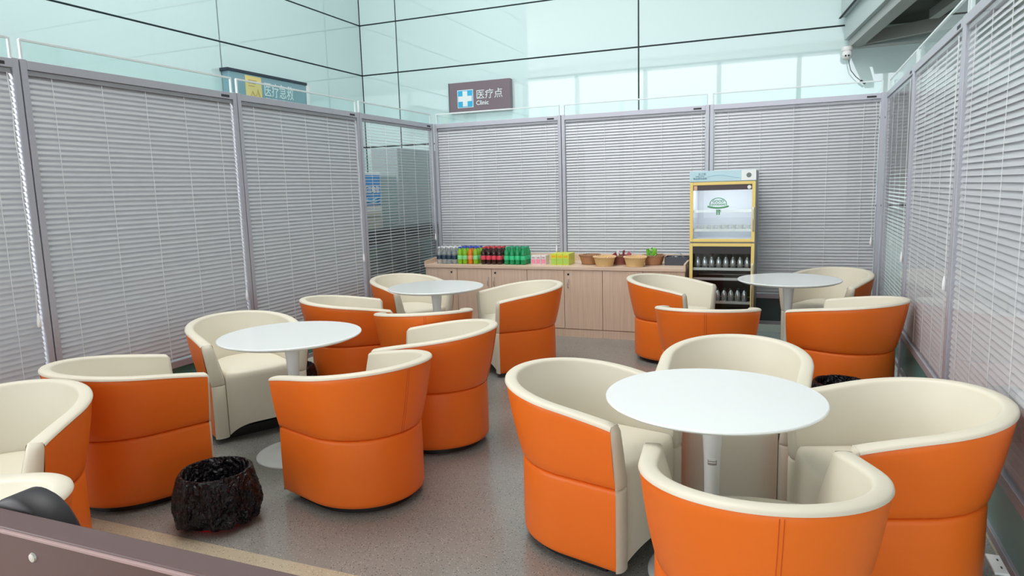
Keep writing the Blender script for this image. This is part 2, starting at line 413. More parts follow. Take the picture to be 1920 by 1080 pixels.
# ------------------------------------------------------------------ tub chairs
CS = dict(a=.305, b=.345, yf=.2425, n=2.08, ff=.0395, fb=.076, zf=.6387, zb=.7285, zs=.375)
def outline():
    a, b, yf, n = CS['a'], CS['b'], CS['yf'], CS['n']; pts = []; k = 8; N = 56
    for i in range(k): pts.append((a, yf*(1-i/k)))
    for i in range(N+1):
        t = math.pi*i/N; c, s = math.cos(t), math.sin(t)
        pts.append((a*math.copysign(abs(c)**(2/n), c), -b*abs(s)**(2/n)))
    for i in range(k): pts.append((-a, yf*(i+1)/k))
    o = np.array(pts)
    # even spacing, softened
    d = np.r_[0, np.cumsum(np.linalg.norm(np.diff(o, axis=0), axis=1))]
    u = np.linspace(0, d[-1], 73)
    o = np.c_[np.interp(u, d, o[:, 0]), np.interp(u, d, o[:, 1])]
    T = np.gradient(o, axis=0); N_ = np.c_[-T[:, 1], T[:, 0]]; N_ /= np.linalg.norm(N_, axis=1)[:, None]
    if N_[0, 0] < 0: N_ = -N_
    w = np.clip((yf-o[:, 1])/(yf+b), 0, 1)
    return o, N_, w
def grid(mb, rows, closed=False):
    vs = [[mb.bm.verts.new(p) for p in r] for r in rows]
    for A, B in zip(vs, vs[1:]):
        n = len(A)
        for i in range(n if closed else n-1):
            j = (i+1) % n
            mb.bm.faces.new([A[i], A[j], B[j], B[i]]).material_index = mb.mi
    return vs
def make_chair():
    t = thing('tub_chair', '', 'chair', group='orange and cream tub chairs')
    o, N_, w = outline(); zs = CS['zs']
    offT = CS['ff'] + (CS['fb']-CS['ff'])*w**1.3
    zt = CS['zf'] + (CS['zb']-CS['zf'])*(w**.9)
    th = .054+.014*(1-w)**2
    def ring(off, z): return np.c_[o+N_*np.reshape(off, (-1, 1)), np.broadcast_to(z, (len(o),))]
    def outer(z):      # offset of the outer skin at height z (array or number)
        f = np.clip((z-zs)/(zt-zs), 0, 1)
        return offT*(f**.92)
    one = np.ones(len(o))
    # lower shell
    mb = MB(); rows = []
    for z, d in ((.035, -.012), (.045, -.002), (.06, 0), (.14, .001), (.24, .001), (zs-.02, 0), (zs-.007, -.003), (zs-.001, -.010), (zs-.001, -.03)):
        rows.append(ring(one*d, z*one))
    grid(mb, rows); mb.build('base_shell', M_orange, t, smooth=50)
    # upper shell
    mb = MB(); rows = [ring(one*-.03, zs*one+.001), ring(one*-.010, zs*one+.001), ring(one*-.003, zs*one+.007)]
    for f in np.linspace(.05, 1, 12):
        z = zs + (zt-.016-zs)*f
        rows.append(ring(outer(z)+.004*math.sin(math.pi*f), z))
    rows.append(ring(outer(zt-.012)-.004, zt-.012))
    grid(mb, rows); mb.build('back_shell', M_orange, t, smooth=50)
    # stitched seam down the back
    for s in (-.006, .006):
        mid = len(o)//2; g = MB(); pts = []
        for f in np.linspace(.02, .985, 14):
            z = zs + (zt[mid]-.016-zs)*f
            off = offT[mid]*((z-zs)/(zt[mid]-zs))**.92 + .004*math.sin(math.pi*f)
            pts.append((s, o[mid, 1]-off-.0003, z))
        g.tube(pts, .0013, 5).build('stitch_line', M_stitch, t)
    # cream lining: rolls over the rim and down to the seat
    mb = MB(); rows = []
    for k in range(0, 9):
        a_ = math.pi*k/8; cx = offT-th/2; rr = th/2+.001
        sn = math.sin(a_)**.75; rows.append(ring(cx+rr*math.copysign(abs(math.cos(a_))**.85, math.cos(a_)), zt-.013+.016*sn))
    zi = .40
    for f in np.linspace(.06, 1, 10):
        top = offT-th; bot = -.085*one
        s = f; rows.append(ring(top+(bot-top)*(1-(1-s)**1.15), (zt-.016)+(zi-(zt-.016))*s))
    grid(mb, rows); mb.build('inner_lining', M_cream, t, smooth=50)
    # arm fronts
    for e, sgn in ((0, 1), (-1, -1)):
        mb = MB(); rows = []
        zt_e = zt[e]
        zl = [.035, .05, .15, .25, zs-.012, zs-.003, zs, zs+.003, zs+.012, .45, .52, .58, zt_e-.02, zt_e-.006, zt_e+.003]
        for z in zl:
            f = max(0, min(1, (z-zs)/(zt_e-zs))); oo = offT[e]*f**.92
            if z > zt_e-.013: oo -= .008*(z-zt_e+.013)/.016
            fi = max(0, min(1, (zt_e-.016-z)/(zt_e-.016-.40)))
            ii = (offT[e]-th[e]) + (-.085-(offT[e]-th[e]))*(1-(1-fi)**1.15) if z > .40 else -.085
            if z > zt_e-.013: ii += .008*(z-zt_e+.013)/.016
            bl = 1.0
            if abs(z-zs) < .0015: bl = .35
            elif abs(z-zs) < .006: bl = .8
            if z > zt_e-.01: bl = .5
            if z > zt_e: bl = .1
            row = []
            for u in (0, .06, .18, .35, .5, .65, .82, .94, 1):
                off = oo+(ii-oo)*u
                fwd = .020*(1-abs(2*u-1)**3.2)*bl
                row.append((sgn*(CS['a']+off), CS['yf']+fwd-.001, z))
            rows.append(row)
        grid(mb, rows); mb.build('arm_front', M_cream, t, smooth=60)
    # seat block with bowed front panel
    inner = o - N_*.087
    m = (inner[:, 1] <= CS['yf']+.001)
    loop = [tuple(p) for p in inner]
    xw = inner[0, 0]; front = []
    for k in range(0, 17):
        x = -xw + 2*xw*k/16; q = x/xw
        front.append((x, CS['yf']+.004+.050*(1-abs(q)**2.4)))
    nb = len(loop); loop = loop+front
    L = np.array(loop); cen = np.array([0, -.03])
    isf = np.r_[np.zeros(nb), np.ones(len(front))]; qx = L[:, 0]/xw
    arch = isf*(.066*(1-np.abs(qx)**3.5))
    mb = MB(); rows = []
    for z, sc_ in ((None, 1), (.12, 1), (.2, 1.0), (.3, 1.0), (.375, 1.0), (.41, .998), (.432, .985), (.445, .955), (.450, .90), (.453, .75), (.455, .5), (.456, .2)):
        if z is None: zz = .045+arch
        elif z == .12: zz = np.maximum(.10, .055+arch)
        elif z == .2: zz = np.full(len(L), .2)
        else: zz = np.full(len(L), z)
        P = cen + (L-cen)*sc_
        rows.append(np.c_[P, zz])
    vs = grid(mb, rows, closed=True)
    mb.bm.faces.new(vs[-1])
    mb.build('seat', M_cream, t, smooth=45)
    # dark plinth
    mb = MB(); P = [(p[0], min(p[1], .175)) for p in (o - N_*.045)]
    bot = [mb.bm.verts.new((x, y, 0)) for x, y in P]; top = [mb.bm.verts.new((x, y, .06)) for x, y in P]
    n = len(P)
    for i in range(n): mb.bm.faces.new([bot[i], bot[(i+1) % n], top[(i+1) % n], top[i]])
    mb.bm.faces.new(top); mb.bm.faces.new(bot[::-1]); mb.build('plinth', M_black, t)
    return t
chairs = [
 ('A', (-2.0720, 2.8859, 1.2574), 'orange tub chair in the middle with its back turned, in front of the left table'),
 ('D', (-2.0626, 3.6666, 1.7620), 'orange tub chair tucked right behind the chair at the left table'),
 ('E', (-3.3845, 3.5218, 4.1932), 'tub chair showing its cream seat and front at the left blinds beside the left table'),
 ('H', (-3.1915, 2.5242, -0.4243), 'tub chair with its orange side turned, behind the black waste bin at left'),
 ('B', (-0.7669, 2.8239, 4.4575), 'tub chair left of the nearest right-hand table, its orange side lit'),
 ('N', (-0.2553, 3.4249, 3.1191), 'cream-fronted tub chair on the far side of the nearest right-hand table'),
 ('G', (0.3380, 2.8680, 1.9059), 'large tub chair right of the nearest table against the right-hand blinds'),
 ('F', (-0.0880, 2.1480, 0.1909), 'tub chair nearest the viewer with its back to us at the nearest right-hand table'),
 ('C', (-2.2182, 5.4570, 2.2691), 'tub chair seen side on before the wooden cabinets, right of the middle far table'),
 ('M', (-2.4892, 4.3505, 0.5297), 'tub chair with its back to us in front of the far middle table'),
 ('L', (-3.2606, 4.5909, -0.8729), 'tub chair with rounded back beside the left blinds, left of the far middle table'),
 ('K', (-3.4160, 5.7376, 4.2493), 'cream-fronted tub chair in the far left corner behind the far middle table'),
 ('P', (-0.9753, 6.1338, 4.4196), 'tub chair in front of the cabinets, left of the far right table'),
 ('Q', (-0.5532, 4.9413, 0.0845), 'tub chair with its back to us in front of the fridge'),
 ('R', (0.3269, 5.3361, 1.1075), 'tub chair with its back to us behind the second bin, at the far right table'),
 ('S', (0.2881, 6.7445, 2.6722), 'cream-fronted tub chair in the far right corner behind the far right table'),
 ('U', (-3.019, 1.686, 3.65), 'tub chair at the left frame edge, cream inside turned to us'),
 ('V', (-2.2380, 1.0240, 1.5710), 'tub chair cut by the lower left corner behind the brown bench'),
]
proto = None
for k, (x, y, a), l in chairs:
    if proto is None:
        proto = make_chair(); proto.location = (x, y, 0); proto.rotation_euler = (0, 0, a); proto['label'] = l
    else: dup(proto, (x, y, 0), a, l)

# ------------------------------------------------------------------ tulip tables
def make_table():
    t = thing('tulip_table', '', 'table', group='white round tulip tables'); r = .408
    MB().lathe([(0, .706), (r-.035, .706), (r-.006, .718), (r, .724), (r-.001, .729), (r-.004, .731), (0, .731)], 96).build('tabletop', M_table, t, smooth=30)
    MB().lathe([(.085, .706), (.055, .698), (.046, .66), (.038, .58), (.032, .48), (.029, .36), (.029, .25), (.034, .15), (.05, .08), (.085, .045), (.14, .028), (.20, .018), (.238, .012), (.246, .006), (.247, 0), (0, 0)], 64).build('pedestal', M_stem, t, smooth=40)
    return t
tabs = [((-.272, 2.658), 'nearest white round table on the right with four tub chairs'),
        ((-2.729, 3.195), 'white round table on the left beside the black waste bin'),
        ((-2.837, 5.188), 'white round table far middle, in front of the left end of the cabinets'),
        ((-.033, 6.157), 'white round table far right beside the fridge')]
tp = None
for (x, y), l in tabs:
    if tp is None: tp = make_table(); tp.location = (x, y, 0); tp['label'] = l
    else: t_ = dup(tp, (x, y, 0), 0, l)
def sticker(tb, z, ang, r):
    g = MB(); n = 6; hw = .55; pr = []
    for zz in (z-.017, z+.017):
        pr.append([((r+.0008)*math.cos(ang+hw*(2*i/n-1)), (r+.0008)*math.sin(ang+hw*(2*i/n-1)), zz) for i in range(n+1)])
    grid(g, pr); lb = g.build('paper_label', mat('label_grey', (.30, .27, .26), .5), tb)
    lb['label'] = 'small printed label on the stem'
    g = MB()
    for zz in (z+.009, z+.002, z-.006): 
        grid(g, [[((r+.0014)*math.cos(ang+hw*.8*(2*i/n-1)), (r+.0014)*math.sin(ang+hw*.8*(2*i/n-1)), zz+d) for i in range(n+1)] for d in (-.0016, .0016)])
    g.build('print_lines', M_white, lb)
sticker(tp, .48, math.atan2(-2.6, .27), .0315)
sticker(t_, .40, math.atan2(-6.1, .03), .0300)

# ------------------------------------------------------------------ waste bins with black bags
def make_bin(seed):
    t = thing('waste_bin', '', 'bin', group='waste bins lined with black bags')
    MB().lathe([(0, .0), (.122, .0), (.126, .004), (.152, .238), (.155, .245), (.150, .245), (.121, .01), (0, .01)], 40).build('bin_body', mat('red_bin_plastic', (.50, .015, .03), .4), t, smooth=40)
    mb = MB(); seg = 200; prof = []
    # inside floor -> inside wall -> rim roll -> outside skirt -> hem
    for k in range(5): prof.append((.02+.018*k, .08, 0))
    for k in range(14): prof.append((.105+.040*k/13, .08+.170*k/13, .10))
    for k in range(7):
        a_ = math.pi*k/6; prof.append((.154-.008*math.cos(a_), .252+.008*math.sin(a_), .10+.03*k))
    for k in range(34):
        f = (k+1)/34; prof.append((.166+.022*math.sin(f*2.5), .252-.212*f, .3+.95*f**1.5))
    prof.append((.174, .032, 1)); prof.append((.155, .04, .7))
    rows = []
    for (r, z, am) in prof:
        row = []
        for i in range(seg):
            a_ = 2*math.pi*i/seg; ca, sa = math.cos(a_), math.sin(a_)
            p = Vector((ca*2.1, sa*2.1, z*9+seed*7))
            n1 = noise.noise(p*1.1); n2 = noise.noise(Vector((ca*5.5, sa*5.5, z*10+seed*3))); n3 = 1-abs(noise.noise(Vector((ca*7, sa*7, z*26+seed))))*2
            n4 = 1-abs(noise.noise(Vector((ca*14+3, sa*14, z*60+seed))))*2
            rr = r + am*(.030*n1+.012*n2)+(.15+am)*(.007*n3+.004*n4)
            zz = z + am*(.012*noise.noise(Vector((ca*3, sa*3, seed+5)))+.006*n2) - (max(0, am-.75)*.05*noise.noise(Vector((ca*4, sa*4, seed+9))))
            row.append((rr*ca, rr*sa, max(.012, zz)))
        rows.append(row)
    vs = grid(mb, rows, closed=True); mb.bm.faces.new(vs[0])
    m = mat('black_bin_bag', (.004, .0035, .006), .28, spec=.32); n, l, b = nodes(m); tc = n.new('ShaderNodeTexCoord')
    nz = n.new('ShaderNodeTexNoise'); nz.inputs['Scale'].default_value = 14; nz.inputs['Detail'].default_value = 4
    ad = n.new('ShaderNodeMixRGB'); ad.blend_type = 'ADD'; ad.inputs[0].default_value = .10
    mp = n.new('ShaderNodeMapping'); mp.inputs['Scale'].default_value = (1, 1, .45)
    v = n.new('ShaderNodeTexVoronoi'); v.feature = 'DISTANCE_TO_EDGE'; v.inputs['Scale'].default_value = 30
    v2 = n.new('ShaderNodeTexVoronoi'); v2.inputs['Scale'].default_value = 17
    mm = n.new('ShaderNodeMath'); mm.operation = 'ADD'; bp = n.new('ShaderNodeBump'); bp.inputs['Strength'].default_value = 1; bp.inputs['Distance'].default_value = .022
    l.new(tc.outputs['Object'], nz.inputs['Vector']); l.new(tc.outputs['Object'], mp.inputs[0]); l.new(mp.outputs[0], ad.inputs[1]); l.new(nz.outputs['Color'], ad.inputs[2])
    l.new(ad.outputs[0], v.inputs['Vector']); l.new(ad.outputs[0], v2.inputs['Vector']); l.new(v.outputs['Distance'], mm.inputs[0]); l.new(v2.outputs['Distance'], mm.inputs[1])
    l.new(mm.outputs[0], bp.inputs['Height']); l.new(bp.outputs[0], b.inputs['Normal'])
    mb.build('bin_bag', m, t, smooth=60)
    return t
b1 = make_bin(2); b1.location = (-2.525, 2.36, 0); b1.rotation_euler = (0, 0, 2.1); b1['label'] = 'black bagged waste bin on the floor in the left foreground'
b2 = dup(b1, (.30, 4.76, 0), .6, 'black bagged waste bin behind the nearest right-hand table')
b3 = dup(b1, (-3.52, 4.10, 0), 3.0, 'black bagged waste bin in the gap under the left blinds, mostly hidden')

# ------------------------------------------------------------------ cabinets and worktop
CF, CZ = 6.75, .735
def handle(parent, x, z):
    MB().tube([(x, CF, z+.045), (x, CF-.022, z+.04), (x, CF-.028, z), (x, CF-.022, z-.04), (x, CF, z-.045)], .005, 8).build('handle', M_steel, parent, smooth=50)
def cabinet(x0, x1, label, doors, lock_x, handles):
    t = thing('low_cabinet', label, 'cabinet', group='row of low wooden cabinets')
    MB().box((x0+.001, CF+.018, .08), (x1-.001, YB-.03, .70)).build('carcass', M_wood, t)
    MB().box((x0+.001, CF+.004, 0), (x1-.001, YB-.05, .08)).build('plinth', M_wood, t)
    n = len(doors)-1
    for i in range(n):
        a, b = doors[i]+.0025, doors[i+1]-.0025
        d = MB().box((a, CF, .088), (b, CF+.018, .698), .0015).build('door', M_wood, t)
        if handles[i] is not None: handle(d, handles[i], .56)
        if a < lock_x < b:
            MB().lathe([(0, -.004), (.011, -.003), (.011, .002), (0, .002)], 14, (lock_x, CF, .655), 'y').build('lock', M_black, d, smooth=40)
X = [-3.815, -3.42, -3.01, -2.60, -2.19, -1.785, -1.375, -.965]
cabinet(X[0], X[1], 'narrow single-door oak cabinet at the left end of the row', [X[0], X[1]], X[1]-.07, [None])
cabinet(X[1], X[3], 'two-door oak cabinet second from the left, under the coloured bottles', [X[1], X[2], X[3]], X[2]+.045, [X[2]-.035, X[2]+.035])
cabinet(X[3], X[5], 'two-door oak cabinet below the yellow cartons', [X[3], X[4], X[5]], X[4]+.045, [None, X[4]+.045])
cabinet(X[5], X[7], 'two-door oak cabinet at the right end beside the fridge', [X[5], X[6], X[7]], X[6]+.045, [None, None])
t = thing('oak_worktop', 'pale oak worktop with low upstands along the back partition', 'worktop')
MB().box((X[0]-.005, CF-.012, .702), (X[7]+.005, YB-.02, CZ), .002).build('top_board', M_woodx, t)
MB().box((X[0], YB-.04, CZ), (X[7], YB-.02, .812), .002).build('back_upstand', M_woodx, t)
def side_up(x, m):
    g = MB(); z1 = .775; pts = [(CF-.012, CZ), (CF-.012, z1), (YB-.041, .812), (YB-.041, CZ)]
    A = [g.bm.verts.new((x, y, z)) for y, z in pts]; B = [g.bm.verts.new((x+.018, y, z)) for y, z in pts]
    g.bm.faces.new(A); g.bm.faces.new(B[::-1])
    for i in range(4): g.bm.faces.new([A[i], A[(i+1) % 4], B[(i+1) % 4], B[i]])
    g.build('side_upstand', m, t)
side_up(X[0]-.004, M_woodx); side_up(X[7]-.014, M_woodx)

# ------------------------------------------------------------------ bottles
ORD = ['leftmost', 'second from left', 'third from left', 'rightmost', 'fifth from left']
def make_bottle(liquid, lab_m, cap_m, label, group, clear=False):
    t = thing('drink_bottle', label, 'bottle', group=group)
    MB().lathe([(0, .003), (.022, 0), (.028, .006), (.0295, .02), (.0275, .032), (.0295, .045), (.0295, .09), (.028, .10), (.0295, .115), (.027, .135), (.018, .155), (.0125, .168), (.0125, .178), (0, .178)], 20).build('bottle_body', liquid, t, smooth=50)
    MB().lathe([(.0302, .052), (.0306, .055), (.0306, .092), (.0302, .095)], 20).build('wrap_label', lab_m, t, smooth=50)
    MB().lathe([(0, .19), (.0135, .19), (.0148, .186), (.0148, .174), (0, .174)], 16).build('cap', cap_m, t, smooth=40)
    return t
def liq(name, col, tr=.55): return mat(name, col, .08, spec=.6, trans=tr, coat=.3)
Lw = liq('clear_water', (.72, .80, .82), .8); Ll = liq('lime_drink', (.30, .62, .02), .25); Lo = liq('orange_drink', (.90, .25, .01), .25)
Lc = liq('cola', (.035, .010, .008), .1); Lg = liq('green_bottle_plastic', (.01, .42, .14), .35)
K = lambda n_, c: mat(n_, c, .35)
bw = (Lw, K('navy_label', (.02, .05, .09)), K('white_cap', (.8, .83, .86)))
bl_ = (Ll, K('green_label', (.25, .75, .30)), K('blue_cap', (.03, .08, .55)))
bo = (Lo, K('red_orange_label', (.88, .30, .16)), bl_[2])
bc = (Lc, K('pink_red_label', (.72, .07, .12)), K('red_cap', (.62, .04, .05)))
bg_ = (Lg, K('light_green_label', (.05, .62, .28)), K('green_cap', (.02, .38, .20)))
groups = [('water', -3.69, [bw]*4, 'clear water bottle with navy label', 'water bottles at the left end of the worktop'),
          ('fruit', -3.43, [bl_, bl_, bo, bl_], None, 'blue-capped soft drink bottles on the worktop'),
          ('cola', -3.145, [bc]*4, 'dark cola bottle with red cap', 'cola bottles on the worktop'),
          ('lemon', -2.87, [bg_]*4, 'green lemonade bottle', 'green bottles on the worktop')]
cache = {}
for nm, xs, kinds, base, grp in groups:
    for r_ in range(3):
        for c_ in range(4):
            k = kinds[c_]; x = xs+c_*.063+r_*.004+random.uniform(-.002, .002); y = 6.86+r_*.066
            b_ = base or ('orange drink bottle' if k is bo else 'lime green drink bottle')
            l = '%s, %s in the %s row of its cluster' % (b_, ORD[c_], ['front', 'middle', 'back'][r_])
            if k not in cache: cache[k] = make_bottle(*k, l, grp); cache[k].location = (x, y, CZ)
            else: dup(cache[k], (x, y, CZ), random.uniform(0, 6), l, grp)

# ------------------------------------------------------------------ cartons, packets, box
def carton(x, y, w_, d_, h_, ms, label, group, cat='carton', rz=0, name='drink_carton'):
    t = thing(name, label, cat, (x, y, CZ), rz, group)
    MB().box((-w_/2, -d_/2, 0), (w_/2, d_/2, h_), .002).build('carton_body', ms[0], t)
    MB().box((-w_/2+.004, -d_/2-.0012, h_*.08), (w_/2-.004, -d_/2, h_*.58), 0).build('front_print', ms[1], t)
    MB().box((-w_/2+.012, -d_/2-.0016, h_*.68), (w_/2-.012, -d_/2, h_*.84), 0).build('front_stripe', ms[2], t)
    return t
Ym = (K('yellow_green_card', (.62, .70, .05)), K('lime_print', (.40, .62, .12)), K('orange_print', (.85, .42, .02)))
Pm = (K('white_pink_card', (.78, .72, .74)), K('pink_print', (.82, .28, .40)), K('grey_print', (.40, .36, .40)))
for i in range(3):
    for j in range(2):
        carton(-2.345+i*.068, 6.93+j*.11, .065, .105, .118, Ym, 'yellow-green carton, %s of three in the %s row' % (('left', 'middle', 'right')[i], ('front', 'back')[j]), 'yellow cartons on the worktop')
for i in range(3):
    carton(-2.585+i*.058, 6.95+.01*i, .054, .10, .095, Pm, 'small pink and white carton, %s of three beside the green bottles' % ('left', 'middle', 'right')[i], 'pink cartons on the worktop', rz=(.12, 0, -.06)[i])
sp_ = mat('speckled_packet', (.6, .6, .5), .4); n, l_, b = nodes(sp_); v = n.new('ShaderNodeTexVoronoi'); v.inputs['Scale'].default_value = 60
cr = n.new('ShaderNodeValToRGB'); cr.color_ramp.interpolation = 'CONSTANT'; cr.color_ramp.elements[0].color = (.04, .03, .06, 1); cr.color_ramp.elements[1].position = .45; cr.color_ramp.elements[1].color = (.75, .74, .6, 1)
l_.new(v.outputs['Distance'], cr.inputs[0]); l_.new(cr.outputs[0], b.inputs['Base Color'])
carton(-2.63, 7.04, .05, .09, .09, (sp_, sp_, sp_), 'black and white speckled packet behind the pink cartons', 'pink cartons on the worktop', 'packet', name='snack_packet')
t = thing('plastic_tub', 'dark grey open tub with clear wrap at the right end of the worktop', 'tub', (-1.088, 7.08, CZ))
g = MB()
g.box((-.115, -.08, 0), (.115, .08, .006)); g.box((-.118, -.085, 0), (-.110, .085, .085), .002); g.box((.110, -.085, 0), (.118, .085, .085), .002)
g.box((-.11, -.085, 0), (.11, -.078, .085), .002); g.box((-.11, .078, 0), (.11, .085, .085), .002)
g.build('tub_body', mat('dark_grey_tub', (.05, .055, .07), .4), t)
g = MB(); rows = []
for j in range(9):
    rows.append([(-.075+.15*i/16, -.07+.14*j/8, .06+.06*math.sin(math.pi*i/16)*math.sin(math.pi*(j+.5)/9)+.012*noise.noise(Vector((i*.6, j*.7, 1)))) for i in range(17)])
grid(g, rows); g.build('clear_wrap', glass('plastic_film', (.93, .94, .95), 2.2, .15), t, smooth=60)

# ------------------------------------------------------------------ wicker baskets
def make_basket(m1, m2, r0=.078, r1=.108, h_=.095):
    t = thing('wicker_basket', '', 'basket', group='wicker baskets on the worktop')
    mb = MB(); rows = []; seg = 96; nz = 18
    for j in range(nz+1):
        f = j/nz; row = []
        for i in range(seg):
            a_ = 2*math.pi*i/seg
            r = r0+(r1-r0)*f**.8 + .0030*math.sin(a_*24)*(1 if j % 2 == 0 else -1)*(.3+.7*(f < .92))
            row.append((r*math.cos(a_), r*math.sin(a_), h_*f))
        rows.append(row)
    for j in range(nz, -1, -3):
        f = j/nz; r = r0+(r1-r0)*f**.8-.007
        rows.append([(r*math.cos(2*math.pi*i/seg), r*math.sin(2*math.pi*i/seg), max(.006, h_*f)) for i in range(seg)])
    vs = grid(mb, rows, closed=True); mb.bm.faces.new(vs[-1]); mb.bm.faces.new(vs[0][::-1])
    mb.build('basket_wall', m1, t, smooth=40)
    g = MB()
    for ph in (0, math.pi):
        pts = [((r1+.007*math.cos(12*a_+ph))*math.cos(a_), (r1+.007*math.cos(12*a_+ph))*math.sin(a_), h_+.006*math.sin(12*a_+ph)) for a_ in [2*math.pi*i/120 for i in range(121)]]
        g.tube(pts, .0042, 6)
    g.build('braided_rim', m2, t, smooth=50)
    g = MB()
    for ph in (0, math.pi):
        pts = [((r0+.003+.004*math.cos(12*a_+ph))*math.cos(a_), (r0+.003+.004*math.cos(12*a_+ph))*math.sin(a_), .006+.003*math.sin(12*a_+ph)) for a_ in [2*math.pi*i/120 for i in range(121)]]
        g.tube(pts, .003, 6)
    g.build('braided_foot', m2, t, smooth=50)
    return t
straw = K('straw_wicker', (.82, .56, .24)); straw2 = K('straw_braid', (.86, .60, .36)); brn = K('brown_wicker', (.48, .23, .11)); brn2 = K('brown_braid', (.36, .20, .11)); redb = K('reddish_wicker', (.30, .09, .07))
ba = make_basket(straw, straw2); ba.location = (-1.79, 6.86, CZ); ba['label'] = 'straw-coloured wicker basket at the worktop front edge, left one of two'
dup(ba, (-1.475, 6.86, CZ), .3, 'straw-coloured wicker basket at the worktop front edge, right one of two')
bb = make_basket(brn, brn2); bb.location = (-1.985, 7.01, CZ); bb['label'] = 'brown wicker basket at the back, leftmost of all the baskets'
dup(bb, (-1.325, 7.047, CZ), .5, 'brown wicker basket at the back holding green packets')
bd = make_basket(redb, brn2, .07, .09, .09); bd.location = (-1.66, 7.03, CZ); bd['label'] = 'reddish wicker basket at the back between the two straw baskets'
def packet(x, y, z, a, tilt, m, label, group):
    g = MB(); rows = []
    for j in range(9):
        f = j/8; rows.append([((i/6-.5)*.045*(1-.1*math.sin(f*3)), .010*math.sin(math.pi*f)*math.sin(math.pi*(i+.01)/6), f*.11) for i in range(7)])
    grid(g, rows); rows = [[(p[0], -p[1]-.001, p[2]) for p in r] for r in rows]; grid(g, rows)
    o = g.build('snack_packet', m, smooth=60); o.location = (x, y, z); o.rotation_euler = (tilt, random.uniform(-.7, .7), a)
    tag(o, label, 'packet', group)
gm = K('bright_green_wrapper', (.22, .62, .06)); gl = K('pale_green_wrapper', (.45, .75, .35))
for i in range(9):
    a_ = i*.7; packet(-1.325+.05*math.cos(a_)*(1 if i else 0)-.02, 7.047+.045*math.sin(a_), CZ+.055+.004*(i % 3), a_, random.uniform(-.5, .5), (gm, gl)[i % 2], 'green snack packet heaped in the back right wicker basket', 'green packets in the basket')
rm = K('dark_red_wrapper', (.42, .07, .10)); wm = K('white_wrapper', (.7, .66, .66))
for i in range(5):
    a_ = i*1.25; packet(-1.66+.035*math.cos(a_), 7.03+.03*math.sin(a_), CZ+.035, a_, random.uniform(-.4, .4), (rm, rm, wm)[i % 3], 'small wrapped snack sticking out of the reddish basket', 'snacks in the reddish basket')

